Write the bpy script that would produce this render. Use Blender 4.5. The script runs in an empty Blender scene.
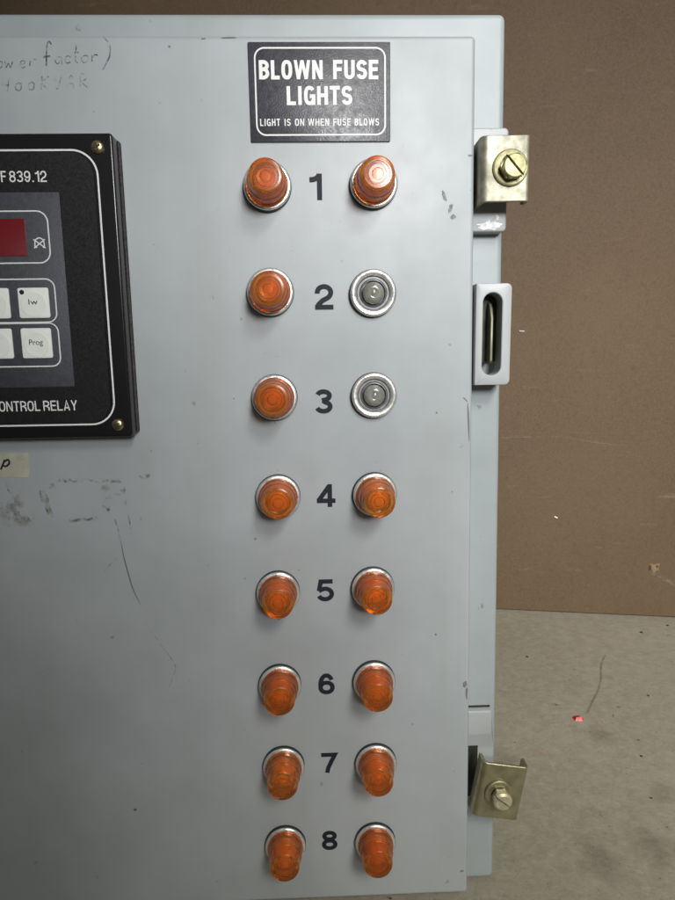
import bpy, bmesh, math, random
from mathutils import Matrix, Vector
random.seed(7)
S = bpy.context.scene
COL = S.collection
FLOOR_Y = -393.5                      # millimetres, in the frame of the cabinet door

def W(x, y, z):                       # door frame (mm: right, up, out of the door) -> metres
    return Vector((x / 1000, -z / 1000, (y - FLOOR_Y) / 1000))

# ------------------------------------------------------------------ camera, world, lamps
cam_d = bpy.data.cameras.new('camera')
cam = bpy.data.objects.new('camera', cam_d)
COL.objects.link(cam)
Rw = [(0.99937628, -0.014754, 0.03208381), (-0.01971048, -0.98689966, 0.16012668), (0.02930099, -0.16065919, -0.98657492)]
def dirw(v): return Vector((v[0], -v[2], v[1]))
cx, cy, cz = dirw(Rw[0]), -dirw(Rw[1]), -dirw(Rw[2])
M = Matrix(((cx.x, cy.x, cz.x), (cx.y, cy.y, cz.y), (cx.z, cy.z, cz.z))).to_4x4()
M.translation = W(21.97, -76.234, 311.762)
cam.matrix_world = M
cam_d.sensor_fit = 'AUTO'; cam_d.sensor_width = 36; cam_d.lens = 623.74 / 900 * 36
cam_d.clip_start = 0.01; cam_d.clip_end = 100
S.camera = cam

world = bpy.data.worlds.new('World'); S.world = world; world.use_nodes = True
wt = world.node_tree; wn = wt.nodes; bg = wn['Background']
tc = wn.new('ShaderNodeTexCoord'); sp = wn.new('ShaderNodeSeparateXYZ'); rp = wn.new('ShaderNodeValToRGB')
mr = wn.new('ShaderNodeMapRange'); mr.inputs[1].default_value = -1; mr.inputs[2].default_value = 1
wt.links.new(tc.outputs['Generated'], sp.inputs[0]); wt.links.new(sp.outputs['Z'], mr.inputs[0])
wt.links.new(mr.outputs[0], rp.inputs[0]); wt.links.new(rp.outputs[0], bg.inputs[0])
rp.color_ramp.elements[0].position = 0.30; rp.color_ramp.elements[0].color = (0.05, 0.05, 0.048, 1)
rp.color_ramp.elements[1].position = 0.80; rp.color_ramp.elements[1].color = (0.66, 0.66, 0.63, 1)
bg.inputs[1].default_value = 0.125

def lamp(name, kind, loc, target, power, color, **kw):
    d = bpy.data.lights.new(name, kind); d.energy = power; d.color = color
    for k, v in kw.items(): setattr(d, k, v)
    o = bpy.data.objects.new(name, d); COL.objects.link(o)
    o.location = W(*loc)
    o.rotation_euler = (W(*target) - W(*loc)).to_track_quat('-Z', 'Y').to_euler()
    return o
lamp('work_light', 'SPOT', (375, 335, 1250), (195, 140, -60), 68, (0.975, 0.985, 1.0),
     spot_size=math.radians(44), spot_blend=1.0, shadow_soft_size=0.17)  # soft cone edge stands in for the shade across the door's lower left
lamp('fill_spot', 'SPOT', (660, 860, 1350), (430, -320, -100), 152, (1.0, 0.985, 0.93),
     spot_size=math.radians(35), spot_blend=1.0, shadow_soft_size=0.34)  # added unseen fill for floor and lower door; cone leaves lower left dark

S.view_settings.view_transform = 'Standard'; S.view_settings.look = 'None'
S.view_settings.exposure = 0.26; S.view_settings.gamma = 1.0
S.cycles.max_bounces = 14; S.cycles.transmission_bounces = 12; S.cycles.transparent_max_bounces = 12
S.cycles.caustics_refractive = True; S.cycles.blur_glossy = 0.5

# ------------------------------------------------------------------ materials
class Mat:
    def __init__(s, name, base=(.5, .5, .5), rough=.5, metal=0, **kw):
        s.m = bpy.data.materials.new(name); s.m.use_nodes = True
        s.t = s.m.node_tree; s.n = s.t.nodes; s.b = s.n['Principled BSDF']
        s.b.inputs['Base Color'].default_value = (*base, 1); s.b.inputs['Roughness'].default_value = rough
        s.b.inputs['Metallic'].default_value = metal
        for k, v in kw.items(): s.b.inputs[k].default_value = v
        s._tc = None
    def link(s, a, b): s.t.links.new(a, b)
    def co(s, scale=(1, 1, 1), loc=(0, 0, 0)):
        if s._tc is None: s._tc = s.n.new('ShaderNodeTexCoord')
        mp = s.n.new('ShaderNodeMapping'); mp.inputs['Scale'].default_value = scale; mp.inputs['Location'].default_value = loc
        s.link(s._tc.outputs['Object'], mp.inputs[0]); return mp.outputs[0]
    def noise(s, scale, detail=4, rough=.55, stretch=(1, 1, 1), loc=(0, 0, 0), dist=0):
        n = s.n.new('ShaderNodeTexNoise'); n.inputs['Scale'].default_value = scale; n.inputs['Detail'].default_value = detail
        n.inputs['Roughness'].default_value = rough; n.inputs['Distortion'].default_value = dist
        s.link(s.co(stretch, loc), n.inputs['Vector']); return n.outputs['Fac']
    def ramp(s, fac, stops):
        r = s.n.new('ShaderNodeValToRGB'); e = r.color_ramp.elements
        while len(e) < len(stops): e.new(.5)
        for q, (p, c) in zip(e, stops):
            q.position = p; q.color = (*c, 1) if isinstance(c, tuple) else (c, c, c, 1)
        s.link(fac, r.inputs[0]); return r.outputs[0]
    def mix(s, fac, a, b, mode='MIX'):
        n = s.n.new('ShaderNodeMix'); n.data_type = 'RGBA'; n.blend_type = mode
        for i, v in ((0, fac), (6, a), (7, b)):
            if hasattr(v, 'is_linked'): s.link(v, n.inputs[i])
            elif isinstance(v, tuple): n.inputs[i].default_value = (*v, 1)
            else: n.inputs[i].default_value = v
        return n.outputs[2]
    def bump(s, h, strength, dist):
        n = s.n.new('ShaderNodeBump'); n.inputs['Strength'].default_value = strength; n.inputs['Distance'].default_value = dist
        s.link(h, n.inputs['Height'])
        if s.b.inputs['Normal'].is_linked: s.link(s.b.inputs['Normal'].links[0].from_socket, n.inputs['Normal'])
        s.link(n.outputs[0], s.b.inputs['Normal'])
    def set(s, k, v): s.link(v, s.b.inputs[k])

def paint(name, base, rough):
    P = Mat(name, base, rough)
    d = tuple(c * .86 for c in base); l = tuple(min(1, c * 1.06) for c in base)
    a = P.ramp(P.noise(9, 5, .6), [(.33, d), (.62, l)])
    spots = P.ramp(P.noise(170, 3, .6, loc=(3, 1, 2)), [(.71, 0.0), (.76, 1.0)])
    a = P.mix(spots, a, tuple(c * .62 for c in base))
    streak = P.ramp(P.noise(26, 4, .6, (1, 1, .12), (5, 0, 0)), [(.50, 0.0), (.75, .38)])
    a = P.mix(streak, a, (base[0] * .82, base[1] * .80, base[2] * .72))
    P.set('Base Color', a)
    P.set('Roughness', P.ramp(P.noise(30, 5, .6), [(.3, rough - .03), (.7, rough + .06)]))
    P.bump(P.noise(420, 3, .5), .07, .0004)
    P.bump(P.noise(36, 2, .5), .12, .0012)
    return P.m
M_door = paint('grey_door_paint', (.375, .402, .412), .43)
M_box = paint('grey_cabinet_paint', (.335, .372, .380), .42)
M_tab = paint('grey_bracket_paint', (.40, .42, .42), .40)

def plain(name, base, rough, metal=0, nz=0, nscale=200, bumps=0, **kw):
    P = Mat(name, base, rough, metal, **kw)
    if nz:
        P.set('Base Color', P.ramp(P.noise(nscale, 5, .6), [(.3, tuple(c * (1 - nz) for c in base)), (.7, tuple(min(1, c * (1 + nz)) for c in base))]))
        P.set('Roughness', P.ramp(P.noise(nscale * .6, 4, .6, loc=(1, 2, 3)), [(.3, max(.03, rough - .1)), (.7, rough + .12)]))
    if bumps: P.bump(P.noise(nscale * 2, 3, .5), .25, bumps)
    return P.m
M_face = plain('black_relay_plastic', (.014, .013, .014), .36, 0, .12, 2200, .0001)
M_bevel = plain('black_relay_frame', (.010, .009, .010), .22)
M_foil = plain('blue_grey_keypad_foil', (.040, .043, .054), .42, 0, .12, 500, .0002)
M_foam = plain('dark_foam_gasket', (.055, .052, .050), .95, 0, .5, 900, .002)
M_white = plain('white_print', (.78, .78, .76), .5)
M_ink = plain('black_print', (.016, .018, .026), .6, **{'Specular IOR Level': .25})
M_key = plain('white_key_cap', (.85, .88, .82), .5, 0, .04, 200)
M_red = plain('red_display_filter', (.16, .008, .012), .30)
M_plate = plain('engraved_plate_black', (.040, .040, .050), .36, 0, .2, 700, .0004)
M_chrome = plain('chromed_bezel', (.93, .91, .87), .30, .8, .10, 320, .0004)
M_gasket = plain('black_rubber_ring', (.022, .024, .021), .55)
M_socket = plain('dark_socket_metal', (.21, .21, .212), .42, .5, .3, 400)
M_bulb = plain('grey_glass_bulb', (.21, .21, .18), .16, 0, .35, 300, 0)
M_glow = plain('pale_bulb_glow', (.80, .76, .56), .3, 0, .12, 300)
M_slot_shade = plain('dark_olive_slot_shade', (.045, .048, .030), .6, .2, .3, 200)
M_head = plain('zinc_screw_head', (.52, .48, .32), .46, .5, .2, 300)
M_olive = plain('olive_staple', (.15, .15, .095), .45, .3, .2, 200)
M_wash = plain('yellow_zinc_washer', (.36, .335, .18), .54, .55, .22, 260, .0004)
M_zinc = plain('yellow_zinc_steel', (.34, .325, .25), .54, .65, .42, 130, .0009)
M_zinc2 = plain('dull_zinc_steel', (.40, .38, .24), .40, .9, .25, 140, .0005)
M_screw = plain('brass_screw', (.66, .55, .32), .28, 1, .15, 400)
M_steel = plain('bare_worn_steel', (.42, .42, .41), .5, .6, .4, 300, .0006)
M_dark = plain('dark_recess_and_shade', (.02, .022, .015), .7)  # screw recesses, plus shade painted at the lower clamp and bracket seam
M_chip = plain('chipped_paint_primer', (.17, .18, .185), .6, 0, .5, 500)
M_scratch = plain('dark_scratch', (.15, .16, .16), .6)
M_tape = plain('yellowed_tape', (.46, .45, .36), .5, 0, .18, 120)
M_scrap = plain('red_plastic', (.55, .035, .04), .4, 0, .3, 300)

def decal(name, base, scale, lo, hi, amax, stretch=(1, 1, 1), loc=(0, 0, 0)):
    P = Mat(name, base, .7)
    at = P.n.new('ShaderNodeAttribute'); at.attribute_name = 'fade'
    mu = P.n.new('ShaderNodeMath'); mu.operation = 'MULTIPLY'
    P.link(P.ramp(P.noise(scale, 5, .65, stretch, loc), [(lo, 0.0), (hi, amax)]), mu.inputs[0]); P.link(at.outputs['Fac'], mu.inputs[1])
    P.set('Alpha', mu.outputs[0])
    return P.m
M_pencil = decal('worn_marker', (.07, .075, .085), 420, .40, .62, .80)
M_faint = decal('faded_marker', (.11, .115, .12), 420, .42, .66, .62)
M_residue = decal('dirty_glue_residue', (.20, .19, .14), 160, .48, .68, .55)
M_grime = decal('thin_grime_line', (.10, .10, .085), 200, .46, .64, .75)

A = Mat('amber_lens', (1.0, .40, .085), .2, 0, **{'Transmission Weight': .89, 'IOR': 1.41})
oi = A.n.new('ShaderNodeObjectInfo')          # each cap has aged a little differently
A.set('Base Color', A.ramp(oi.outputs['Random'], [(0, (.93, .325, .058)), (.5, (1.0, .375, .080)), (1, (.98, .42, .105))]))
A.set('Roughness', A.ramp(oi.outputs['Random'], [(0, .25), (1, .16)]))
M_amber = A.m

H = Mat('brown_hardboard', (.16, .10, .06), .75)
c = H.ramp(H.noise(7, 6, .6), [(.3, (.110, .069, .036)), (.7, (.148, .094, .050))])
c = H.mix(H.ramp(H.noise(420, 5, .7), [(.35, 0.0), (.70, .75)]), c, (.176, .121, .072))
c = H.mix(H.ramp(H.noise(160, 5, .75, loc=(4, 4, 4)), [(.54, 0.0), (.76, .5)]), c, (.075, .050, .030))
c = H.mix(H.ramp(H.noise(70, 3, .6, (.25, 1, 1.6), (7, 1, 2)), [(.66, 0.0), (.78, .35)]), c, (.30, .23, .15))
H.set('Base Color', c); H.bump(H.noise(500, 4, .6), .3, .0008)
M_board = H.m
H2 = plain('pale_board_fibre', (.26, .18, .095), .85, 0, .25, 300)
M_pit = plain('dark_board_pit', (.06, .042, .026), .85, 0, .2, 300)
M_smear = decal('pale_smear', (.34, .30, .24), 260, .40, .66, .55)

F = Mat('worn_concrete', (.3, .27, .2), .7)
c = F.ramp(F.noise(5, 7, .62), [(.3, (.315, .285, .215)), (.55, (.352, .324, .25)), (.75, (.385, .358, .285))])
c = F.mix(F.ramp(F.noise(85, 8, .7, loc=(2, 0, 0)), [(.34, .42), (.58, 0.0)]), c, (.215, .188, .136))
c = F.mix(F.ramp(F.noise(140, 5, .7, loc=(9, 0, 0)), [(.50, 0.0), (.68, .7)]), c, (.40, .365, .285))
c = F.mix(F.ramp(F.noise(150, 3, .6, loc=(1, 7, 0)), [(.695, 0.0), (.735, .9)]), c, (.065, .055, .042))
c = F.mix(F.ramp(F.noise(18, 4, .6, loc=(4, 3, 0)), [(.62, 0.0), (.76, .55)]), c, (.36, .25, .16))
F.set('Base Color', c)
F.set('Roughness', F.ramp(F.noise(12, 4, .6), [(.3, .5), (.7, .8)]))
c2 = F.ramp(F.noise(520, 3, .6, loc=(3, 3, 1)), [(.60, 0.0), (.70, .55)])
F.set('Base Color', F.mix(c2, c, (.15, .13, .095)))
F.bump(F.noise(260, 6, .65), .35, .0012)
F.bump(F.noise(20, 3, .5), .2, .003)
M_floor = F.m
M_stain = decal('dark_floor_stain', (.12, .10, .075), 90, .25, .75, .30)
M_crack = decal('hairline_crack', (.16, .12, .085), 150, .28, .62, .55)

# ------------------------------------------------------------------ mesh helpers (mm in, metres out)
ORG = W(-98, FLOOR_Y, -110)           # base of the cabinet
def obj(name, bm, mat, parent=None, org=None, smooth=None, local=False):
    """links ONE mesh; vertices are in door-frame mm unless local (mm, thing-local z out)"""
    bmesh.ops.recalc_face_normals(bm, faces=bm.faces) if bm.faces else None
    for v in bm.verts:
        v.co = (v.co / 1000) if local else (W(*v.co) - (org if org is not None else ORG))
    me = bpy.data.meshes.new(name); bm.to_mesh(me); bm.free()
    for m in (mat if isinstance(mat, (list, tuple)) else [mat]): me.materials.append(m)
    if smooth is not None:
        for p in me.polygons: p.use_smooth = True
        me.set_sharp_from_angle(angle=math.radians(smooth))
    o = bpy.data.objects.new(name, me); COL.objects.link(o)
    if parent: o.parent = parent
    return o
def tag(o, label=None, cat=None, group=None, kind=None):
    for k, v in (('label', label), ('category', cat), ('group', group), ('kind', kind)):
        if v: o[k] = v
    return o
def thing(name, loc, label, cat):
    o = bpy.data.objects.new(name, None); o.empty_display_size = .02; COL.objects.link(o); o.location = loc
    return tag(o, label, cat)
def rrect(x0, y0, x1, y1, r, n=8):
    rs = r if isinstance(r, (tuple, list)) else (r,) * 4      # TR, TL, BL, BR
    out = []
    for (cx_, cy_, a0, q) in ((x1, y1, 0, rs[0]), (x0, y1, 90, rs[1]), (x0, y0, 180, rs[2]), (x1, y0, 270, rs[3])):
        sx = -1 if cx_ == x1 else 1; sy = -1 if cy_ == y1 else 1
        for k in range(n + 1):
            a = math.radians(a0 + 90 * k / n)
            out.append((cx_ + sx * q + q * math.cos(a), cy_ + sy * q + q * math.sin(a)))
    return out
def inset(pts, d):
    n = len(pts); out = []
    for i in range(n):
        p, q, r = Vector(pts[i - 1]), Vector(pts[i]), Vector(pts[(i + 1) % n])
        e1 = q - p; e2 = r - q
        if e1.length < 1e-6: e1 = e2
        if e2.length < 1e-6: e2 = e1
        n1 = Vector((-e1.y, e1.x)).normalized(); n2 = Vector((-e2.y, e2.x)).normalized()
        b = n1 + n2; b = b / max(.3, b.dot(n1)) if b.length > 1e-6 else n1
        out.append(tuple(q + b * d))
    return out
def stack(bm, loops, cap0=True, cap1=True, mi=0):
    """skin consecutive closed loops of 3-D points"""
    rings = [[bm.verts.new(p) for p in L] for L in loops]
    for a, b in zip(rings, rings[1:]):
        n = len(a)
        for i in range(n):
            f = bm.faces.new((a[i], a[(i + 1) % n], b[(i + 1) % n], b[i])); f.material_index = mi
    if cap0: bm.faces.new(rings[0][::-1]).material_index = mi
    if cap1: bm.faces.new(rings[-1]).material_index = mi
    return rings
def slab(bm, pts, z0, z1, r=0, n=4, mi=0):
    """prism of a CCW outline from z0 (back) to z1 (front) with the front edge rounded by r"""
    loops = [[(x, y, z0) for x, y in pts]]
    if r <= 0: loops.append([(x, y, z1) for x, y in pts])
    for k in range(n + 1) if r > 0 else ():
        a = math.pi / 2 * k / n
        loops.append([(x, y, z1 - r + r * math.sin(a)) for x, y in inset(pts, r * (1 - math.cos(a)))])
    stack(bm, loops, mi=mi); return bm
def frame(bm, outer, inner, z, mi=0):
    a = [bm.verts.new((x, y, z)) for x, y in outer]; b = [bm.verts.new((x, y, z)) for x, y in inner]
    n = len(a)
    for i in range(n): bm.faces.new((a[i], a[(i + 1) % n], b[(i + 1) % n], b[i])).material_index = mi
def fade_layer(bm): return bm.verts.layers.float.get('fade') or bm.verts.layers.float.new('fade')
def line(bm, pts, w, z, mi=0, taper=False, closed=False, soft=False):
    """flat stroke with mitred corners; soft: the width fades out to both sides"""
    P = [Vector((p[0], p[1])) for p in pts]
    P = [p for i, p in enumerate(P) if i == 0 or (p - P[i - 1]).length > 1e-4]; n = len(P); fl = fade_layer(bm); rows = []
    for i, p in enumerate(P):
        a = P[i - 1] if (i or closed) else None; b = P[(i + 1) % n] if (i < n - 1 or closed) else None
        d1 = (p - a).normalized() if a is not None else (b - p).normalized(); d2 = (b - p).normalized() if b is not None else d1
        n1 = Vector((-d1.y, d1.x)); n2 = Vector((-d2.y, d2.x)); m = n1 + n2
        m = m / max(.35, m.dot(n1)) if m.length > 1e-6 else n1
        ww = w * (1 - .8 * abs(2 * i / (n - 1) - 1) ** 2 if taper else 1) / 2
        end = 0 if soft and i in (0, n - 1) and not closed else 1
        row = []
        for k, f in (((1, 0), (0, 1), (-1, 0)) if soft else ((1, 1), (-1, 1))):
            v = bm.verts.new((*(p + m * ww * k), z)); v[fl] = f * end; row.append(v)
        rows.append(row)
    if closed: rows.append(rows[0])
    for a, b in zip(rows, rows[1:]):
        for k in range(len(a) - 1): bm.faces.new((a[k], a[k + 1], b[k + 1], b[k])).material_index = mi
def smoothline(pts, n=8):
    P = [Vector(p) for p in pts]; P = [P[0] * 2 - P[1]] + P + [P[-1] * 2 - P[-2]]; out = []
    for i in range(1, len(P) - 2):
        a, b, c_, d = P[i - 1:i + 3]
        for k in range(n):
            t = k / n
            out.append(tuple(.5 * (2 * b + (c_ - a) * t + (2 * a - 5 * b + 4 * c_ - d) * t * t + (3 * b - a - 3 * c_ + d) * t ** 3)))
    return out + [tuple(P[-2])]
def blot(bm, x, y, rx, ry, z, n=18, jag=.35, rot=0, mi=0, soft=False):
    fl = fade_layer(bm); raw = [random.uniform(1 - jag, 1 + jag) for _ in range(n)]
    if soft: raw = [(raw[k - 1] + raw[k] + raw[(k + 1) % n]) / 3 for k in range(n)]
    rings = []
    for q, f in (((.35, 1), (.7, .6), (1.15, 0)) if soft else ((.5, 1), (1, 1))):
        ring = []
        for k in range(n):
            a = 2 * math.pi * k / n; px, py = rx * q * raw[k] * math.cos(a), ry * q * raw[k] * math.sin(a)
            v = bm.verts.new((x + px * math.cos(rot) - py * math.sin(rot), y + px * math.sin(rot) + py * math.cos(rot), z)); v[fl] = f; ring.append(v)
        rings.append(ring)
    bm.faces.new(rings[0]).material_index = mi
    for a, b in zip(rings, rings[1:]):
        for k in range(n): bm.faces.new((a[k], a[(k + 1) % n], b[(k + 1) % n], b[k])).material_index = mi
def lathe(bm, prof, seg=64, c0=(0, 0, 0), mi=0):
    rings = []
    for r, z in prof:
        if r < 1e-6: rings.append([bm.verts.new((c0[0], c0[1], c0[2] + z))])
        else: rings.append([bm.verts.new((c0[0] + r * math.cos(2 * math.pi * k / seg), c0[1] + r * math.sin(2 * math.pi * k / seg), c0[2] + z)) for k in range(seg)])
    for a, b in zip(rings, rings[1:]):
        for k in range(seg):
            j = (k + 1) % seg
            if len(a) == 1 and len(b) == 1: continue
            if len(a) == 1: f = bm.faces.new((a[0], b[k], b[j]))
            elif len(b) == 1: f = bm.faces.new((a[k], a[j], b[0]))
            else: f = bm.faces.new((a[k], a[j], b[j], b[k]))
            f.material_index = mi
    return bm

# lettering: plain grotesque capitals and numerals drawn as mitred strokes (unit height, width w, stroke t)
def arc(cx_, cy_, rx, ry, a0, a1, n=12): return [(cx_ + rx * math.cos(math.radians(a0 + (a1 - a0) * k / n)), cy_ + ry * math.sin(math.radians(a0 + (a1 - a0) * k / n))) for k in range(n + 1)]
def sarc(cx_, cy_, rx, ry, a0, a1, n=16, e=.78):
    out = []
    for k in range(n + 1):
        a = math.radians(a0 + (a1 - a0) * k / n); c_, s_ = math.cos(a), math.sin(a)
        out.append((cx_ + rx * math.copysign(abs(c_) ** e, c_), cy_ + ry * math.copysign(abs(s_) ** e, s_)))
    return out
def glyph(ch, w, t, th):
    """centre-lines in the unit box; t = stroke as a share of the width direction, th = of the height"""
    L, R, B, T, C = t / 2, w - t / 2, th / 2, 1 - th / 2, w / 2
    if ch == 'B':
        r = (w - t) * .62; m = .53
        return [[(L, 0), (L, 1)], [(L, T), (R - r, T)] + arc(R - r, (T + m) / 2, r * .94, (T - m) / 2, 90, -90, 12) + [(L, m)], [(L, m), (R - r, m)] + arc(R - r, (m + B) / 2, r, (m - B) / 2, 90, -90, 12) + [(L, B)]]
    if ch == 'L': return [[(L, 1), (L, B), (w, B)]]
    if ch == 'O': return [sarc(C, .5, C - L, .5 - B, 0, 360, 40)[:-1] + ['c']]
    if ch == 'W':
        x = t * .98; m = w * .265
        return [('q', 0, 1, m - x / 2, 0, x), ('q', C - x / 2, 1, m - x / 2, 0, x), ('q', C - x / 2, 1, w - m - x / 2, 0, x), ('q', w - x, 1, w - m - x / 2, 0, x)]
    if ch == 'N': return [[(L, 0), (L, 1)], [(R, 0), (R, 1)], ('q', 0, 1, w - t * 1.12, 0, t * 1.12)]
    if ch == 'F': return [[(L, 0), (L, T), (w, T)], [(L, .52), (w * .92, .52)]]
    if ch == 'E': return [[(w, B), (L, B), (L, T), (w, T)], [(L, .52), (w * .93, .52)]]
    if ch == 'U': return [[(L, 1), (L, .34)] + arc(C, .30, C - L, .30 - B, 180, 360, 14) + [(R, .34), (R, 1)]]
    if ch == 'S':
        h = (.5 - B) / 2
        return [arc(C, T - h * 1.0, R - C, h, 12, 90, 8) + arc(C, T - h, R - C, h, 90, 235, 12)[1:] + arc(C, B + h * 1.0, R - C, h, 55, -90, 12) + arc(C, B + h, R - C, h, -90, -168, 8)[1:]]
    if ch == 'I': return [[(C, 0), (C, 1)]]
    if ch == 'G': return [sarc(C, .5, C - L, .5 - B, 38, 318, 32) + [(R, .22), (R, .46)], [(R + t * .5, .46), (C * 1.04, .46)], [(R, .48), (R, 0)]]
    if ch == 'H': return [[(L, 0), (L, 1)], [(R, 0), (R, 1)], [(L, .51), (R, .51)]]
    if ch == 'T': return [[(0, T), (w, T)], [(C, 0), (C, T)]]
    if ch == 'C': return [sarc(C, .5, C - L, .5 - B, 40, 320, 32)]
    if ch == 'R':
        r = (w - t) * .55; m = .48
        return [[(L, 0), (L, 1)], [(L, T), (R - r, T)] + arc(R - r, (T + m) / 2, r, (T - m) / 2, 90, -90, 12) + [(L, m)], [(C * 1.05, m), (R - t * .05, .3), (R, 0)]]
    if ch == 'A': return [[(t * .45, 0), (C, 1 - th * .15), (w - t * .45, 0)], [(w * .2, .27), (w * .8, .27)]]
    if ch == 'Y': return [[(t * .45, 1), (C, .42), (w - t * .45, 1)], [(C, .45), (C, 0)]]
    if ch == '.': return [[(C, 0), (C, th * 1.1)]]
    if ch == '1': return [[(R, 0), (R, 1)], [(0, .765), (w * .28, .775)] + arc(w * .22, 1.02, R - w * .22, .24, -70, -8, 8)]
    if ch == '2': return [[(L, .63)] + arc(C, .68, R - C, T - .68, 172, 0, 14) + arc(R - C * 1.1, .68, C * 1.1, .30, -10, -50, 6) + [(w * .42, .36), (L + w * .06, .20), (L + t * .0, B * .4)], [(0, B), (w, B)]]
    if ch == '3': return [arc(C, .735, R - C - w * .03, T - .735, 165, -70, 14) + [(C * .82, .535)], [(C * .82, .535), (C, .53)] + arc(C, .285, R - C, .285 - B, 78, -165, 16)]
    if ch == '4': return [[(w * .70, 0), (w * .70, 1)], [(w * .66, T), (L * .9, .30)], [(0, .275), (w, .275)]]
    if ch == '5': return [[(w * .93, T), (w * .25, T), (w * .14, .47)], [(w * .13, .47)] + arc(C * .98, .335, R - C * .98, .335 - B, 130, -160, 18)]
    if ch == '6': return [sarc(C, .325, C - L, .325 - B, 0, 360, 32, .95)[:-1] + ['c'], [(L, .33)] + arc(C * 1.0, .47, C - L, T - .47, 180, 30, 14)]
    if ch == '7': return [[(0, T), (R, T), (w * .62, .55), (w * .45, .28), (w * .36, 0)]]
    if ch == '8': return [sarc(C, .735, (C - L) * .9, T - .735, 0, 360, 32, .95)[:-1] + ['c'], sarc(C, .29, C - L, .29 - B, 0, 360, 32, .95)[:-1] + ['c']]
    if ch == '9': return [sarc(C, .675, C - L, T - .675, 0, 360, 32, .95)[:-1] + ['c'], [(R, .67)] + arc(C, .53, C - L, .53 - B, 0, -150, 14)]
    return []
WID = {'I': .42, 'W': 1.62, 'L': .86, 'F': .88, 'E': .9, 'T': .95, '.': .42, '1': .62, 'N': 1.04, 'O': 1.06, 'G': 1.06, 'H': 1.02}
def letters(bm, text, x0, x1, y0, y1, z, stroke, mi=0, gap=.17):
    """text stretched to the measured box; stroke in mm"""
    full = stroke; us = [WID.get(c_, 1.0) for c_ in text]; g = gap * (len(text) - 1)
    k = (x1 - x0) / (sum(us) + g); h = y1 - y0; x = x0
    for c_, u in zip(text, us):
        w = u * k; stroke = full * {'W': .92, 'N': .9}.get(c_, 1) if full / k > .2 else full
        for i, st in enumerate(glyph(c_, w / h, stroke / h, stroke / h * .92)):
            if st[0] == 'q':                               # slanted bar cut off level at both ends
                _, xa, ya, xb, yb, ww = st
                bm.faces.new([bm.verts.new((x + px * h, y0 + py * h, z + i * .004)) for px, py in ((xa, ya), (xb, yb), (xb + ww, yb), (xa + ww, ya))]).material_index = mi
                continue
            cl = st[-1] == 'c'; st = st[:-1] if cl else st
            line(bm, [(x + px * h, y0 + py * h) for px, py in st], stroke, z + i * .004, mi, closed=cl)
        x += w + gap * k
def typed(bm, text, x0, x1, y0, y1, z, mi=0):
    """small print in the built-in typeface, turned to flat mesh"""
    cu = bpy.data.curves.new('lettering', 'FONT'); cu.body = text
    o = bpy.data.objects.new('lettering', cu); COL.objects.link(o)
    bpy.context.view_layer.update()
    me = o.evaluated_get(bpy.context.evaluated_depsgraph_get()).to_mesh()
    xs = [v.co.x for v in me.vertices]; ys = [v.co.y for v in me.vertices]
    ax, bx, ay, by = min(xs), max(xs), min(ys), max(ys)
    vs = [bm.verts.new((x0 + (v.co.x - ax) / (bx - ax) * (x1 - x0), y0 + (v.co.y - ay) / (by - ay) * (y1 - y0), z)) for v in me.vertices]
    for p in me.polygons:
        try: bm.faces.new([vs[i] for i in p.vertices]).material_index = mi
        except ValueError: pass
    o.to_mesh_clear(); bpy.data.objects.remove(o); bpy.data.curves.remove(cu)

# ------------------------------------------------------------------ setting
bm = bmesh.new()
bmesh.ops.create_grid(bm, x_segments=8, y_segments=8, size=4000)
for v in bm.verts: v.co = Vector((v.co.x, FLOOR_Y, v.co.y))
floor = obj('floor', bm, M_floor, org=Vector((0, 0, 0))); tag(floor, kind='structure')

# hardboard sheet standing behind the cabinet, turned about ten degrees
bang = math.atan2(35.5, 196)
def board_pt(u, y, w=0):              # u along the sheet to the right, w out of its face
    return (240 + u * math.cos(bang) - w * math.sin(bang), y, -400 + u * math.sin(bang) + w * math.cos(bang))
def board_map(bm):
    for v in bm.verts: v.co = Vector(board_pt(*v.co))
BORG = W(*board_pt(0, FLOOR_Y, -3))
board = None
bm = bmesh.new(); slab(bm, rrect(-1250, FLOOR_Y + 1.2, 1250, FLOOR_Y + 1150, 2, 3), -6, 0, .8, 2); board_map(bm)
board = obj('hardboard_panel', bm, M_board, org=BORG, smooth=30)
tag(board, 'brown fibrous hardboard panel standing upright behind the grey cabinet', 'board')
board.location = BORG

# ------------------------------------------------------------------ the cabinet
cab = thing('electrical_cabinet', ORG, 'grey painted steel electrical cabinet with amber fuse lights, black relay and clamped door', 'cabinet')
def part(name, bm, mat, smooth=35, parent=None): return obj(name, bm, mat, parent or cab, smooth=smooth)

bm = bmesh.new()
body_o = [(121.6, FLOOR_Y + 1.5), (115.6, 81.4), (-316, 81.4), (-316, FLOOR_Y + 1.5)]
def round_poly(pts, r, n=6):
    out = []
    for i in range(len(pts)):
        p, q, s = Vector(pts[i - 1]), Vector(pts[i]), Vector(pts[(i + 1) % len(pts)])
        a, b = (p - q).normalized(), (s - q).normalized(); ang = a.angle(b); d = r / math.tan(ang / 2)
        c_ = q + (a + b).normalized() * (r / math.sin(ang / 2))
        v0, v1 = q + a * d - c_, q + b * d - c_
        a0 = math.atan2(v0.y, v0.x); da = (math.atan2(v1.y, v1.x) - a0 + math.pi) % (2 * math.pi) - math.pi
        for k in range(n + 1): t = a0 + da * k / n; out.append((c_.x + r * math.cos(t), c_.y + r * math.sin(t)))
    return out
slab(bm, round_poly(body_o, 3.2), -214, -14, 3.0, 6)
part('body', bm, M_box)

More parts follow.
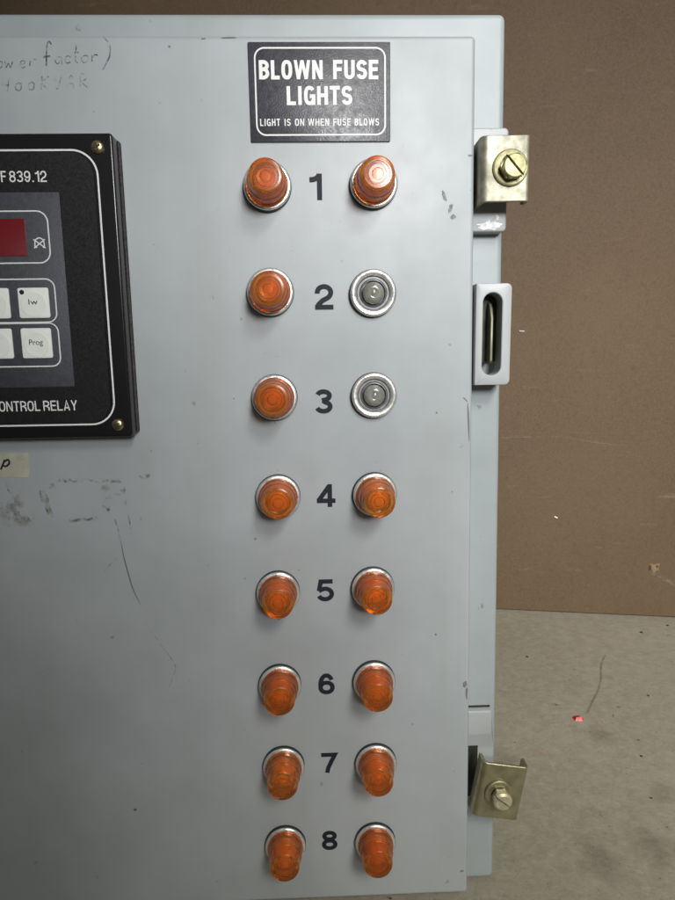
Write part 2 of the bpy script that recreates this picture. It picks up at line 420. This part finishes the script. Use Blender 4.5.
bm = bmesh.new()
door_o = [(102.4, -387.4), (97.8, 65.2), (-300, 65.2), (-300, -387.4)]
slab(bm, round_poly(door_o, 2.0), -12.5, 0, 1.9, 6)
door = part('door', bm, M_door)
bm = bmesh.new(); slab(bm, [(99.2, -384), (94.6, 62), (-297, 62), (-297, -384)], -13.9, -12.6); part('door_seal', bm, M_gasket)

# engraved plate
bm = bmesh.new(); slab(bm, rrect(-7, 19.2, 58.2, 62, .5, 2), .05, .85, .15, 2)
frame(bm, rrect(-4.3, 21.9, 56.1, 59.8, 4.6), rrect(-3.6, 22.6, 55.4, 59.1, 3.9), .91, 1)
letters(bm, 'BLOWN', -2.2, 27.0, 46.2, 54.3, .92, 1.62, 1)
letters(bm, 'FUSE', 31.8, 52.6, 46.2, 54.3, .92, 1.62, 1)
letters(bm, 'LIGHTS', 10.2, 40.5, 35.2, 43.3, .92, 1.62, 1)
xw = [(-2.4, 6.8, 'LIGHT'), (8.8, 11.7, 'IS'), (13.7, 18.0, 'ON'), (19.8, 29.6, 'WHEN'), (31.5, 39.6, 'FUSE'), (41.5, 52.9, 'BLOWS')]
for a, b, t in xw: letters(bm, t, a, b, 26.2, 29.3, .92, .50, 1, .3)
part('label_plate', bm, [M_plate, M_white], 30)

# numerals
for t, x, y, w_ in (('1', 22.8, -.6, 5.9), ('2', 25.8, -51.4, 9.0), ('3', 24.6, -102.3, 9.0), ('4', 25.0, -150.6, 9.6), ('5', 23.7, -201.6, 9.2),
                    ('6', 23.4, -254.6, 8.8), ('7', 24.1, -301.6, 8.8), ('8', 23.5, -349.8, 8.8)):
    bm = bmesh.new(); letters(bm, t, x - w_ / 2, x + w_ / 2, y - 6, y + 6, .06, 2.4)
    obj('numeral', bm, M_ink, cab)

# ------------------------------------------------------------------ indicator lamps
def lamp_parts():
    bm = bmesh.new()
    lathe(bm, [(0, .1), (11.3, .1), (11.4, .5), (11.3, 2.7), (11.0, 2.85), (10.9, 2.9)], 72, mi=0)
    lathe(bm, [(10.9, 2.5), (11.1, 2.75), (11.1, 3.1), (10.9, 3.45), (10.5, 3.7), (9.9, 3.8), (8.8, 3.45), (8.4, 3.2), (8.2, 2.8), (8.1, .5)], 72, mi=1)
    lathe(bm, [(8.05, 1.9), (7.7, 2.3), (6.8, 2.3), (6.5, 2.0), (6.3, 2.9), (6.0, 3.0), (5.8, 2.6), (5.75, .4), (0, .4)], 72, mi=2)
    body = obj('indicator_lamp', bm, [M_gasket, M_chrome, M_socket], local=True, smooth=40)
    bm = bmesh.new()
    lathe(bm, [(5.3, .6), (5.35, 3.2), (5.1, 4.3), (4.4, 5.2), (3.2, 5.75), (1.9, 5.9), (1.5, 5.65), (.8, 5.9), (0, 6.0)], 48)
    bulb = obj('bulb', bm, M_bulb, body, local=True, smooth=50)
    bm = bmesh.new()
    lathe(bm, [(5.3, .6), (5.3, 9.0), (4.9, 11.6), (4.0, 13.4), (2.4, 14.4), (0, 14.7)], 48)
    tall = obj('bulb', bm, M_glow, body, local=True, smooth=50)  # taller and paler than the bare bulb so the lens centre seems to glow
    bm = bmesh.new()
    lathe(bm, [(9.75, 3.95), (9.8, 5.6), (9.65, 6.1), (9.25, 6.3), (9.25, 6.7), (9.15, 8.2), (8.95, 11.4), (8.75, 12.1),
               (8.35, 12.7), (8.2, 13.2), (7.75, 18.7), (7.6, 19.0), (7.25, 19.2), (5.6, 19.2), (5.4, 18.9), (4.2, 18.95), (4.0, 19.15), (2.6, 19.15), (2.4, 18.95), (0, 19.0)], 72)
    lathe(bm, [(0, 17.5), (2.2, 17.4), (2.5, 17.0), (4.1, 17.2), (4.4, 16.8), (5.4, 17.0), (5.8, 16.4), (6.1, 12.8), (6.5, 11.8), (7.5, 11.0), (7.2, 10.3), (7.7, 9.6), (7.4, 8.9), (7.8, 8.2), (7.6, 7.5), (8.0, 6.8), (8.0, 3.95)], 72)
    # close the rim between the outer and the inner wall
    bm.verts.ensure_lookup_table()
    lo = [v for v in bm.verts if abs(v.co.z - 3.95) < 1e-4]
    ou = sorted([v for v in lo if v.co.length > 9], key=lambda v: math.atan2(v.co.y, v.co.x)); ou = [v for v in lo if math.hypot(v.co.x, v.co.y) > 9]; inn = [v for v in lo if math.hypot(v.co.x, v.co.y) <= 9]
    k_ = lambda v: math.atan2(v.co.y, v.co.x); ou.sort(key=k_); inn.sort(key=k_)
    for i in range(len(ou)): bm.faces.new((ou[i], ou[(i + 1) % len(ou)], inn[(i + 1) % len(inn)], inn[i]))
    lens = obj('lens_cap', bm, M_amber, body, local=True, smooth=40)
    return body, bulb, tall, lens
b0, u0, t0, l0 = lamp_parts()
BASES = [(0, -.6, .6, .3), (-.1, -49.0, .4, 0), (.4, -99.7, .2, .2), (.6, -150.2, 1.0, .6), (-1.0, -201.3, 1.1, .8), (-1.6, -253.5, 1.0, .9), (-.9, -301.6, .5, 1.1), (-1.3, -350.4, .6, 1.5)], \
        [(50.1, .1, .3, .2), (49.5, -50.0, .6, -.8), (49.7, -99.5, .3, -.2), (49.8, -150.0, .9, -.1), (48.6, -200.4, .5, .5), (48.9, -253.0, .5, .6), (49.7, -301.8, -.2, 1.3), (49.1, -350.6, 0, 1.6)]
BASE_ROT = Matrix.Rotation(math.radians(90), 4, 'X')
first = True
for ci, colm in enumerate(BASES):
    for ri, (x, y, tx, ty) in enumerate(colm):
        bare = ci == 1 and ri in (1, 2)
        if first: b, u, l = b0, t0, l0; first = False
        else:
            b = b0.copy(); u = (u0 if bare else t0).copy(); l = None if bare else l0.copy()
            for o in (b, u, l):
                if o: COL.objects.link(o)
                if o and o is not b: o.parent = b
        q = Vector((0, 0, 1)).rotation_difference(Vector((tx, ty, 19.2)).normalized()).to_matrix().to_4x4()
        b.parent = cab
        b.matrix_local = Matrix.Translation(W(x, y, 0) - ORG) @ BASE_ROT @ q @ Matrix.Rotation(random.uniform(0, 6.28), 4, 'Z')
        b['group'] = 'blown fuse lights on the door'
        if bare:
            b['label'] = 'fuse light missing its amber cap, bare grey bulb in chrome ring beside number %d' % (ri + 1)

bpy.data.objects.remove(u0)

# ------------------------------------------------------------------ control relay
RZ = 10
bm = bmesh.new()
slab(bm, rrect(-206, -116.9, -68.1, 20.7, 1.6, 5), 2.0, RZ, 1.0, 4, 0)
slab(bm, rrect(-205.2, -116.2, -67.2, 20.0, 1.5, 4), .05, 1.95, 0, mi=1)
frame(bm, rrect(-199.2, -110.9, -75.3, 13.9, 11.5, 12), rrect(-198.4, -110.1, -76.1, 13.1, 10.7, 12), RZ + .05, 2)
letters(bm, 'F', -118.9, -116.6, 0, 4.75, RZ + .06, .62, 2)
letters(bm, '839.12', -115.2, -98.6, 0, 4.75, RZ + .06, .62, 2)
letters(bm, 'CONTROL', -133.5, -110.8, -103.6, -98.8, RZ + .06, .62, 2)
letters(bm, 'RELAY', -109.3, -93.3, -103.6, -98.8, RZ + .06, .62, 2)
relay = part('control_relay', bm, [M_bevel, M_foam, M_white], 35)
bm = bmesh.new()
slab(bm, rrect(-206 + 8.9, -109.6, -77.6, 12.6, 9.8, 10), RZ + .01, RZ + .03)
part('face_panel', bm, M_face, 30, relay)
bm = bmesh.new()
slab(bm, rrect(-181, -92.3, -93.7, -4.4, .4, 2), RZ + .031, RZ + .10, .04, 2)
frame(bm, rrect(-178, -35.6, -99.5, -12.2, 5.2), rrect(-177.4, -35.0, -100.1, -12.8, 4.6), RZ + .13, 1)
frame(bm, rrect(-178, -62.3, -98.9, -42.2, 4.4), rrect(-177.4, -61.8, -99.5, -42.8, 3.8), RZ + .13, 1)
frame(bm, rrect(-178, -82.8, -98.9, -62.3, 4.4), rrect(-177.4, -82.2, -99.5, -62.8, 3.8), RZ + .135, 1)
# crossed-out bell sign
z = RZ + .14
for P_, w_ in (([(-106.3 + 2.0 + 2.0 * math.cos(a), -26.2 + 1.9 * math.sin(a)) for a in [math.pi * k / 10 for k in range(11)]], .5),
               ([(-106.4, -26.2), (-106.4, -28.3)], .5), ([(-102.2, -26.2), (-102.2, -28.3)], .5), ([(-106.9, -28.5), (-105.5, -28.3)], .55), ([(-103.0, -28.3), (-101.7, -28.6)], .55),
               ([(-106.9, -24.9), (-101.8, -28.7)], .5), ([(-101.7, -24.9), (-106.8, -28.7)], .5)):
    line(bm, P_, w_, z, 1); z += .004
part('keypad_foil', bm, [M_foil, M_white], 30, relay)
bm = bmesh.new(); slab(bm, rrect(-170, -32.3, -110.1, -15.8, .6, 3), RZ + .11, RZ + .16, .03, 2)
part('display', bm, M_red, 30, relay)
def key(x0, x1, y0, y1, text=None, dot=False):
    bm = bmesh.new(); slab(bm, rrect(x0, y0, x1, y1, 1.0, 5), RZ + .105, RZ + .62, .3, 3)
    cx_, cy_ = (x0 + x1) / 2, (y0 + y1) / 2 - .6
    lathe(bm, [(6.1, .60), (5.9, .70), (5.5, .72), (4.8, .68), (3, .66), (0, .66)], 40, (cx_, cy_, RZ))
    if text:
        w_ = .58 * len(text) + .35 if text != 'Iw' else 1.75
        typed(bm, text, cx_ - .2 - w_ * 1.2, cx_ - .2 + w_ * 1.2, cy_ - (.1 if text == 'Iw' else .9), cy_ + 2.3, RZ + .80, 1)
    if dot: lathe(bm, [(1.1, .66), (1.0, .74), (0, .75)], 24, (x0 + 2.0, y1 - 2.0, RZ), 1)
    part('button', bm, [M_key, M_ink], 35, relay)
key(-116.2, -102.1, -60.2, -46.4, 'Iw', True); key(-116.5, -102.5, -78.7, -64.8, 'Prog')
for k in range(1, 4):
    key(-116.2 - 18.1 * k, -102.1 - 18.1 * k, -60.2, -46.4); key(-116.5 - 18.1 * k, -102.5 - 18.1 * k, -78.7, -64.8)
def panel_screw(x, y, rot):
    bm = bmesh.new(); lathe(bm, [(2.95, .02), (2.9, .5), (2.4, 1.1), (1.4, 1.45), (0, 1.55)], 32, (x, y, RZ))
    for a in (rot, rot + 90):
        c_, s_ = math.cos(math.radians(a)), math.sin(math.radians(a))
        pts = [(x + u * c_ - v * s_, y + u * s_ + v * c_) for u, v in ((-1.7, -.34), (1.7, -.34), (1.7, .34), (-1.7, .34))]
        zz = RZ + (1.5 if a == rot else 1.49)
        slab(bm, pts, zz - .5, zz + .07, 0, mi=1)
    part('panel_screw', bm, [M_screw, M_dark], 40, relay)
for x, y, r_ in ((-74.9, 14.6, 20), (-74.7, -111.0, 40), (-199.2, 14.6, 70), (-199.2, -111, 10)): panel_screw(x, y, r_)

# ------------------------------------------------------------------ brackets, clamps and hasp
def bracket(pts, loops):
    bm = bmesh.new(); stack(bm, loops); return bm
bm = bmesh.new(); slab(bm, rrect(92, -20.6, 116.2, 27.4, (2.2, 1, 1, 2.2), 5), -13.95, -6, 1.0, 4)
br = part('clamp_bracket', bm, M_tab, 40)
bm = bmesh.new(); blot(bm, 107.5, -17.8, 5.2, 2.4, -5.94, 24, .4)
blot(bm, 111, -14.0, 1.6, 1.0, -5.93, 12, .4); part('bare_metal_patch', bm, M_steel, None, br)
bm = bmesh.new()
prof = [(-279.5, -13.95), (-279.5, -9.8), (-280.2, -9.0), (-292.5, -8.6), (-294, -9.0), (-303, -11.6), (-304.5, -11.8), (-330, -11.8), (-331, -12.4), (-331, -13.95)]
L0 = [(103.2, y, z) for y, z in prof]; wd = [0, 0, 0, .4, .6, 2.2, 2.4, 2.4, 2.4, 2.4]
L1 = [(115.6 + wd[i], y, z) for i, (y, z) in enumerate(prof)]; L2 = [(116.5 + wd[i], y - (.8 if i == 2 else 0), z - (.9 if 0 < i < 9 else 0)) for i, (y, z) in enumerate(prof)]
stack(bm, [L0, L1, L2]); part('clamp_bracket', bm, M_tab, 30)
bm = bmesh.new(); slab(bm, [(103.0, -279.45), (116.4, -279.45), (116.4, -278.6), (103.0, -278.6)], -13.95, -13.2); part('seam_gap_shade', bm, M_dark, None)  # dark strip standing for the shadow in the seam above the bracket
bm = bmesh.new(); slab(bm, rrect(103.3, -334, 109.5, -296.5, .8, 3), -13.95, -11.3); part('clamp_gap_shade', bm, M_dark, None)  # dark slab added for the black shade between door and lower clamp

def clamp(cx_, cy_, w_, h_, rot, zf, lf, rf, screw, wr, hr, slot, label, mat, off=(0, 0), hexed=True):
    c_, s_ = math.cos(math.radians(rot)), math.sin(math.radians(rot))
    T = lambda u, v, z: (cx_ + u * c_ - v * s_, cy_ + u * s_ + v * c_, z)
    t, R = 1.7, 3.2
    sec = []                                           # cross-section of the channel, outside then inside
    def arc(cu, cz_, r, a0, a1, n=6): return [(cu + r * math.cos(math.radians(a0 + (a1 - a0) * k / n)), cz_ + r * math.sin(math.radians(a0 + (a1 - a0) * k / n))) for k in range(n + 1)]
    a = w_ / 2; R2 = 1.9
    sec += [(-a, zf - lf)] + arc(-a + R, zf - R, R, 180, 90) + arc(a - R2, zf - R2, R2, 90, 0) + [(a, zf - rf)]
    sec += [(a - t, zf - rf)] + arc(a - R2, zf - R2, max(.3, R2 - t), 0, 90) + arc(-a + R, zf - R, R - t, 90, 180) + [(-a + t, zf - lf)]
    bm = bmesh.new(); loops = []
    for v, k in ((-h_ / 2, .35), (-h_ / 2 + .35, 0), (h_ / 2 - .35, 0), (h_ / 2, .35)):
        loops.append([T(u, v, z - (k if i < len(sec) / 2 else -k * .5)) for i, (u, z) in enumerate(sec)])
    stack(bm, loops)
    cl = part('door_clamp', bm, mat, 30); cl['label'] = label
    sx, sy = screw
    bm = bmesh.new(); lathe(bm, [(hr * .9, .05), (wr - .2, .05), (wr, .4), (wr - .1, 1.1), (wr - .7, 1.45), (hr + .8, 1.3), (hr * .9, 1.2)], 56, (sx, sy, zf))
    part('washer', bm, M_wash if mat is M_zinc else mat, 40, cl)
    # slotted hexagon head, built as two halves beside the slot
    bm = bmesh.new(); b0_, h1 = 1.3, 6.2; sw = .55
    sc, ss = math.cos(math.radians(slot)), math.sin(math.radians(slot))
    def hexr(th):
        if not hexed: return hr
        k = (th % (math.pi / 3)) - math.pi / 6; return hr * math.cos(math.pi / 6) / math.cos(k)
    for side in (1, -1):
        def half(rf_, cutoff):
            out = []
            for k in range(49):
                th = math.pi * k / 48; r = rf_(th); u, v = r * math.cos(th), r * math.sin(th)
                out.append((u, max(v, cutoff)))
            return [(u * side, v * side) for u, v in out]
        tr = lambda pts, z: [(sx + off[0] * z / h1 + u * sc - v * ss, sy + off[1] * z / h1 + u * ss + v * sc, zf + z) for u, v in pts]
        A_ = half(hexr, sw); B_ = half(lambda th: hr * .86, sw); C_ = half(lambda th: hr * .80, sw)
        stack(bm, [tr(A_, h1 - 2.2), tr(A_, h1 - .8), tr(B_, h1 - .25), tr(C_, h1)])
    lathe(bm, [(0, b0_), (hr * .99, b0_), (hr * .99, h1 - 2.0), (0, h1 - 2.0)], 6, (sx + off[0] * .5, sy + off[1] * .5, zf))
    part('clamp_screw', bm, M_head if mat is M_zinc2 else M_wash, 25, cl)
clamp(111.0, 5.0, 22.6, 29.2, 0.6, 8.0, 18, 8, (113.0, 5.2), 8.3, 6.0, -48, 'upper bright zinc clamp with slotted screw and wide washer', M_zinc, (.6, -.4))
clamp(117.9, -318.6, 25.6, 32.6, -9.5, 6.0, 8.5, 8, (117.0, -319.2), 8.0, 5.1, -38, 'lower dull zinc clamp tilted clockwise with slotted screw', M_zinc2, (1.0, -1.4), False)

bm = bmesh.new()
outer = rrect(99.9, -95.4, 117.6, -46.0, (2.6, .6, .6, 2.6), 8); hole = rrect(103.4, -90.6, 113.0, -50.4, 4.75, 8)
fo = inset(outer, .7)
stack(bm, [[(x, y, -8.5) for x, y in hole], [(x, y, -8.5) for x, y in outer], [(x, y, 1.3) for x, y in outer], [(x, y, 1.8) for x, y in inset(outer, .2)], [(x, y, 2.0) for x, y in fo],
           [(x, y, 2.0) for x, y in inset(hole, -.4)], [(x, y, 1.7) for x, y in hole], [(x, y, -8.5) for x, y in hole]], False, False)
bmesh.ops.remove_doubles(bm, verts=bm.verts, dist=.001)
hasp = part('padlock_hasp', bm, M_tab, 30)
bm = bmesh.new()
slab(bm, rrect(92.5, -84.0, 114.4, -47.8, 2, 4), -13.95, -9.4, 0)
part('slot_shade_plate', bm, M_slot_shade, 30, hasp)  # dark backing added to make the inside of the hasp slot look shaded
bm = bmesh.new()
side = [(-84.5, -9.3), (-84.5, -3.6), (-83.5, -2.7), (-62.5, -2.7), (-58.2, -4.4), (-55.4, -6.4), (-54.4, -9.3)]
stack(bm, [[(108.6, y, z) for y, z in side], [(108.9, y, z + (.2 if 0 < i < 6 else 0)) for i, (y, z) in enumerate(side)], [(109.6, y, z + (.2 if 0 < i < 6 else 0)) for i, (y, z) in enumerate(side)], [(109.9, y, z) for y, z in side]])
part('staple', bm, M_olive, 30, hasp)

# ------------------------------------------------------------------ wear, writing and tape on the door
def hand(bm, strokes, x, y, sx, sy, w_, slant=0.0):
    global zz
    for s in strokes:
        P_ = smoothline(s, 6) if len(s) > 2 else s
        line(bm, [(x + (u + slant * v) * sx, y + v * sy) for u, v in P_], w_ * random.uniform(.8, 1.15), zz); zz += .003
zz = .05
G = {'p': [[(0, 1), (0, -.7)], [(0, .8), (.5, 1), (.6, .5), (.4, .1), (0, .1)]],
     'o': [[(.5, 1), (.1, .8), (.05, .3), (.4, 0), (.75, .4), (.7, .9), (.45, 1)]], 'w': [[(0, .9), (.12, .1), (.4, .6), (.65, .1), (.85, .9)]],
     'e': [[(.1, .5), (.6, .6), (.5, 1), (.15, .8), (.1, .3), (.4, 0), (.7, .2)]], 'r': [[(.1, .9), (.15, 0)], [(.15, .5), (.4, .9), (.75, .85)]],
     'f': [[(.75, 2.1), (.45, 2.4), (.25, 1.9), (.25, -.2)], [(-.15, .75), (.65, .85)]], 'a': [[(.7, .9), (.2, .9), (.05, .3), (.4, .05), (.68, .8), (.8, 0)]],
     'c': [[(.7, .85), (.3, 1), (.05, .5), (.3, .05), (.7, .2)]], 't': [[(.35, 1.9), (.3, .3), (.6, 0)], [(0, 1.05), (.75, 1.15)]], ')': [[(.0, 2.9), (.6, 1.9), (.65, .7), (.2, -.7)]],
     '4': [[(.1, 1.6), (.1, .8), (.7, .8)], [(.6, 1.6), (.55, 0)]], '0': [[(.4, 1.0), (.1, .7), (.15, .15), (.5, .1), (.6, .7), (.4, 1.0)]],
     'K': [[(.1, 1.6), (.1, 0)], [(.7, 1.6), (.15, .8), (.7, 0)]], 'V': [[(.05, 1.6), (.35, 0), (.7, 1.6)]], 'A': [[(.05, 0), (.4, 1.6), (.7, 0)], [(.2, .6), (.6, .6)]], 'R': [[(.1, 0), (.1, 1.6), (.6, 1.4), (.5, .9), (.12, .8), (.75, 0)]]}
bm = bmesh.new()
for ch, x, y in (('p', -125.6, 51.0), ('o', -121.4, 51.2), ('w', -117.2, 51.5), ('e', -110.8, 51.6), ('r', -106.4, 52.4), ('f', -99.4, 53.2), ('a', -94.6, 53.2), ('c', -90.4, 53.4),
                 ('t', -86.6, 53.6), ('o', -82.8, 53.7), ('r', -78.4, 54.2), (')', -74.0, 53.4)):
    big = ch in 'ft)'
    hand(bm, G[ch], x, y, 4.0 if ch != ')' else 5.6, 3.9 if ch in 'ft)' else 3.1, .72 if big else .5, .12)
obj('handwriting', bm, M_pencil, cab)
bm = bmesh.new()
for k, ch in enumerate('400KVAR'): hand(bm, G[ch], -119.6 + 5.85 * k, 41.6 + .28 * k, 5.0, 3.5, .62, .10)
obj('handwriting', bm, M_faint, cab)

bm = bmesh.new(); slab(bm, [(-180, -137.6), (-124.0, -137.7), (-122.9, -131.2), (-123.1, -125.3), (-150, -125.3), (-180, -125.3)], .03, .14)
hs = [[(-137.4, -133.6), (-134.9, -128.6)], [(-135.5, -129.8), (-133.4, -128.6), (-132.9, -130.4), (-134.6, -131.9), (-136.0, -131.6)], [(-143, -132), (-141.4, -129), (-140.4, -131.4), (-138.4, -129)]]
for i, s in enumerate(hs): line(bm, smoothline(s, 6) if len(s) > 2 else s, .95, .2 + .004 * i, 1)
part('tape_strip', bm, [M_tape, M_ink], 30)
# glue left by an older strip
bm = bmesh.new(); zz = .04
def wig(x0, y0, x1, y1, w_, n=14, j=.5):
    global zz
    line(bm, [(x0 + (x1 - x0) * k / n + random.uniform(-j, j) * .4, y0 + (y1 - y0) * k / n + random.uniform(-j, j)) for k in range(n + 1)], w_ * 1.5, zz, soft=True); zz += .002
blot(bm, -134, -152, 9, 11, zz, 26, .3, soft=True); zz += .003
blot(bm, -127.5, -160, 6.5, 4.5, zz, 26, .4, soft=True); zz += .003
blot(bm, -113.5, -142.5, 4, 2.2, zz, 20, .5, soft=True); zz += .003
blot(bm, -86.5, -143.6, 3.2, 2.4, zz, 20, .5, soft=True); zz += .003
blot(bm, -117, -150, 1.6, 7, zz, 20, .4, .3); zz += .003
obj('glue_residue', bm, M_residue, cab)
bm = bmesh.new()
wig(-111, -139.7, -78, -140.6, 1.5, 26); wig(-119.6, -145, -115.5, -158, 1.1); wig(-106, -161, -91, -159.6, 1.4)
wig(-82, -147.8, -76.2, -144.8, 1.5, 10, .7); wig(-88, -150, -82, -149.4, 1.2); wig(-88.5, -153, -85, -156, 1.1); wig(-69, -139, -63, -137.4, 1.6, 8, .8)
wig(-136, -141, -124, -163, .9, 20, .9); wig(-83, -160, -80.5, -172, .7); wig(-77, -150, -74.5, -170, .5)
obj('glue_residue', bm, M_grime, cab)
# scratches and chips
zz = .06
for pts, w_, tp in (([(-80.7, -171), (-79.8, -180), (-77.8, -191), (-75.9, -199), (-72.6, -207.5)], .75, True), ([(-83, -181), (-87, -184.5), (-90.5, -188.5)], .4, True),
                    ([(-70.5, -217), (-64, -229), (-57, -240.5), (-58, -247), (-61.5, -255)], .38, True), ([(97.2, -104), (97.7, -112), (98.3, -124)], 1.0, True), ([(95, -101.5), (97, -103.6)], .6, False),
                    ([(-19, 64.0), (-15, 64.15), (-12.0, 64.1)], .8, True), ([(-28, 63.6), (-26, 63.7)], .6, False), ([(-43, 60.6), (-42, 60.2)], .8, False)):
    bm = bmesh.new(); line(bm, smoothline(pts, 6) if len(pts) > 2 else pts, w_, zz, 0, tp); part('scratch', bm, M_faint if pts[0] in ((-70.5, -217), (-83, -181)) else M_scratch, None); zz += .003
for x, y, rx, ry, jg, rt in ((84.0, -5.0, .8, 2.6, .2, .35), (87.2, -10.6, .9, 2.2, .25, -.3), (88.4, -14.6, 1.4, 1.1, .25, .5), (98.5, -257.4, 1.4, 1.7, .4, 0), (99.6, -263, .5, 3.2, .4, 0), (96.4, 13.0, 1.2, .5, .4, 0),
                             (98.6, -373, 1.2, .6, .4, .4), (-83.6, -326, 1.0, .9, .3, 0), (-12, -172.6, .6, .6, .3, 0), (81.5, -109, .5, .5, .3, 0), (82.3, -228, .5, .7, .3, 0), (90, -150, .35, .35, .3, 0),
                             (-1, -217, .45, .45, .3, 0), (-20, -100, .4, .35, .3, 0), (70, -280, .4, .4, .3, 0), (10, -190, .35, .35, .3, 0)):
    bm = bmesh.new(); blot(bm, x, y, rx, ry, zz, 16, jg, rt); part('paint_chip', bm, M_chip, None); zz += .002

# ------------------------------------------------------------------ board and floor details
def board_part(name, bm, mat): board_map(bm); o = obj(name, bm, mat, board, org=BORG); return o
def bu(px):                           # position along the sheet of a point at door-frame x
    return (px - 240) / math.cos(bang)
bm = bmesh.new()
blot(bm, 171.8, -332.2, 5.5, 5.0, .06, 18, .35); board_part('gouged_spot', bm, H2)
bm = bmesh.new(); blot(bm, 166.5, -333.5, 1.8, 2.6, .08, 14, .25); board_part('nail_hole', bm, M_pit)
bm = bmesh.new(); blot(bm, 174, -331.5, 1.2, 1.3, .09, 12, .3); board_part('nail_hole', bm, M_pit)
zz = .05
for pts, w_ in (([(166.8, -339.7), (175, -341.5), (184, -347), (197, -353.5), (215, -362)], 7), ([(-10, -181.5), (59, -180.4), (100, -186.5), (135, -190.5)], 2.0),
                ([(152, -282), (172, -281.2)], 3.5), ([(18, -342), (40, -337)], 3), ([(74, -338), (92, -340.5)], 3), ([(95, -357.5), (106, -356.5)], 2.6)):
    bm = bmesh.new(); line(bm, smoothline(pts, 6), w_, zz, soft=True); board_part('scuff_mark', bm, M_smear); zz += .004
for pts, w_ in (([(57.2, -274.6), (60.9, -276.2)], 1.5), ([(10.8, -59.6), (16.5, -60.2)], .8)):
    bm = bmesh.new(); line(bm, pts, w_, .09); board_part('paint_fleck', bm, M_white)

def floor_part(name, bm, mat):
    for v in bm.verts: v.co = Vector((v.co.x, FLOOR_Y + v.co.z, -v.co.y))
    o = obj(name, bm, mat, floor, org=Vector((0, 0, 0))); return tag(o, kind='structure')
bm = bmesh.new(); zz = .1
line(bm, smoothline([(314, 283), (300, 262), (288, 236), (276, 216), (265, 201), (250, 180)], 6), 3.0, zz, soft=True)
floor_part('floor_crack', bm, M_crack)
zz = .12
for x, y_, rx, ry in ((192, 26, 13, 14), (232, 33, 14, 15), (262, 80, 10, 9), (250, 150, 9, 12), (160, 120, 10, 16)):
    bm = bmesh.new(); blot(bm, x, y_, rx * 1.2, ry * 1.2, zz, 28, .3, soft=True); zz += .003
    floor_part('floor_stain', bm, M_stain)

# scrap of red plastic and a few crumbs on the floor
def on_floor(name, x, z, hull, mat, label, cat, group=None):
    bm = bmesh.new()
    for p in hull: bm.verts.new(p)
    bmesh.ops.convex_hull(bm, input=bm.verts)
    loose = [v for v in bm.verts if not v.link_faces]
    bmesh.ops.delete(bm, geom=loose, context='VERTS')
    for v in bm.verts: v.co = v.co / 1000
    bmesh.ops.recalc_face_normals(bm, faces=bm.faces)
    me = bpy.data.meshes.new(name); bm.to_mesh(me); bm.free(); me.materials.append(mat)
    o = bpy.data.objects.new(name, me); COL.objects.link(o); o.location = W(x, FLOOR_Y, z)
    return tag(o, label, cat, group)
on_floor('plastic_scrap', 239.6, -173.4, [(-3.6, -3.0, 0), (2.8, -3.4, 0), (4.2, 1.2, 0), (0.5, 4.2, 0), (-4.2, 2.4, 0), (-2.2, -1.6, 2.4), (2.2, -1.2, 2.9), (1.0, 2.2, 2.2), (-2.6, 1.6, 1.6), (4.6, -.6, 1.0)],
         M_scrap, 'small torn scrap of red plastic lying on the concrete floor', 'scrap')
M_crumb = plain('dark_grit', (.05, .043, .035), .8, 0, .3, 500)
for x, z, s in ((376, -330, 1.9), (232, -283, 1.4), (268, -122, 1.1), (252, -77, 1.0), (318, -205, 1.1), (415, -345, 1.4)):
    on_floor('grit_crumb', x, z, [(random.uniform(-1, 1) * s, random.uniform(-1, 1) * s, (i % 2) * random.uniform(.5, 1) * s) for i in range(14)],
             M_crumb, 'tiny dark crumb of grit on the concrete floor', 'grit', 'grit crumbs on the floor')
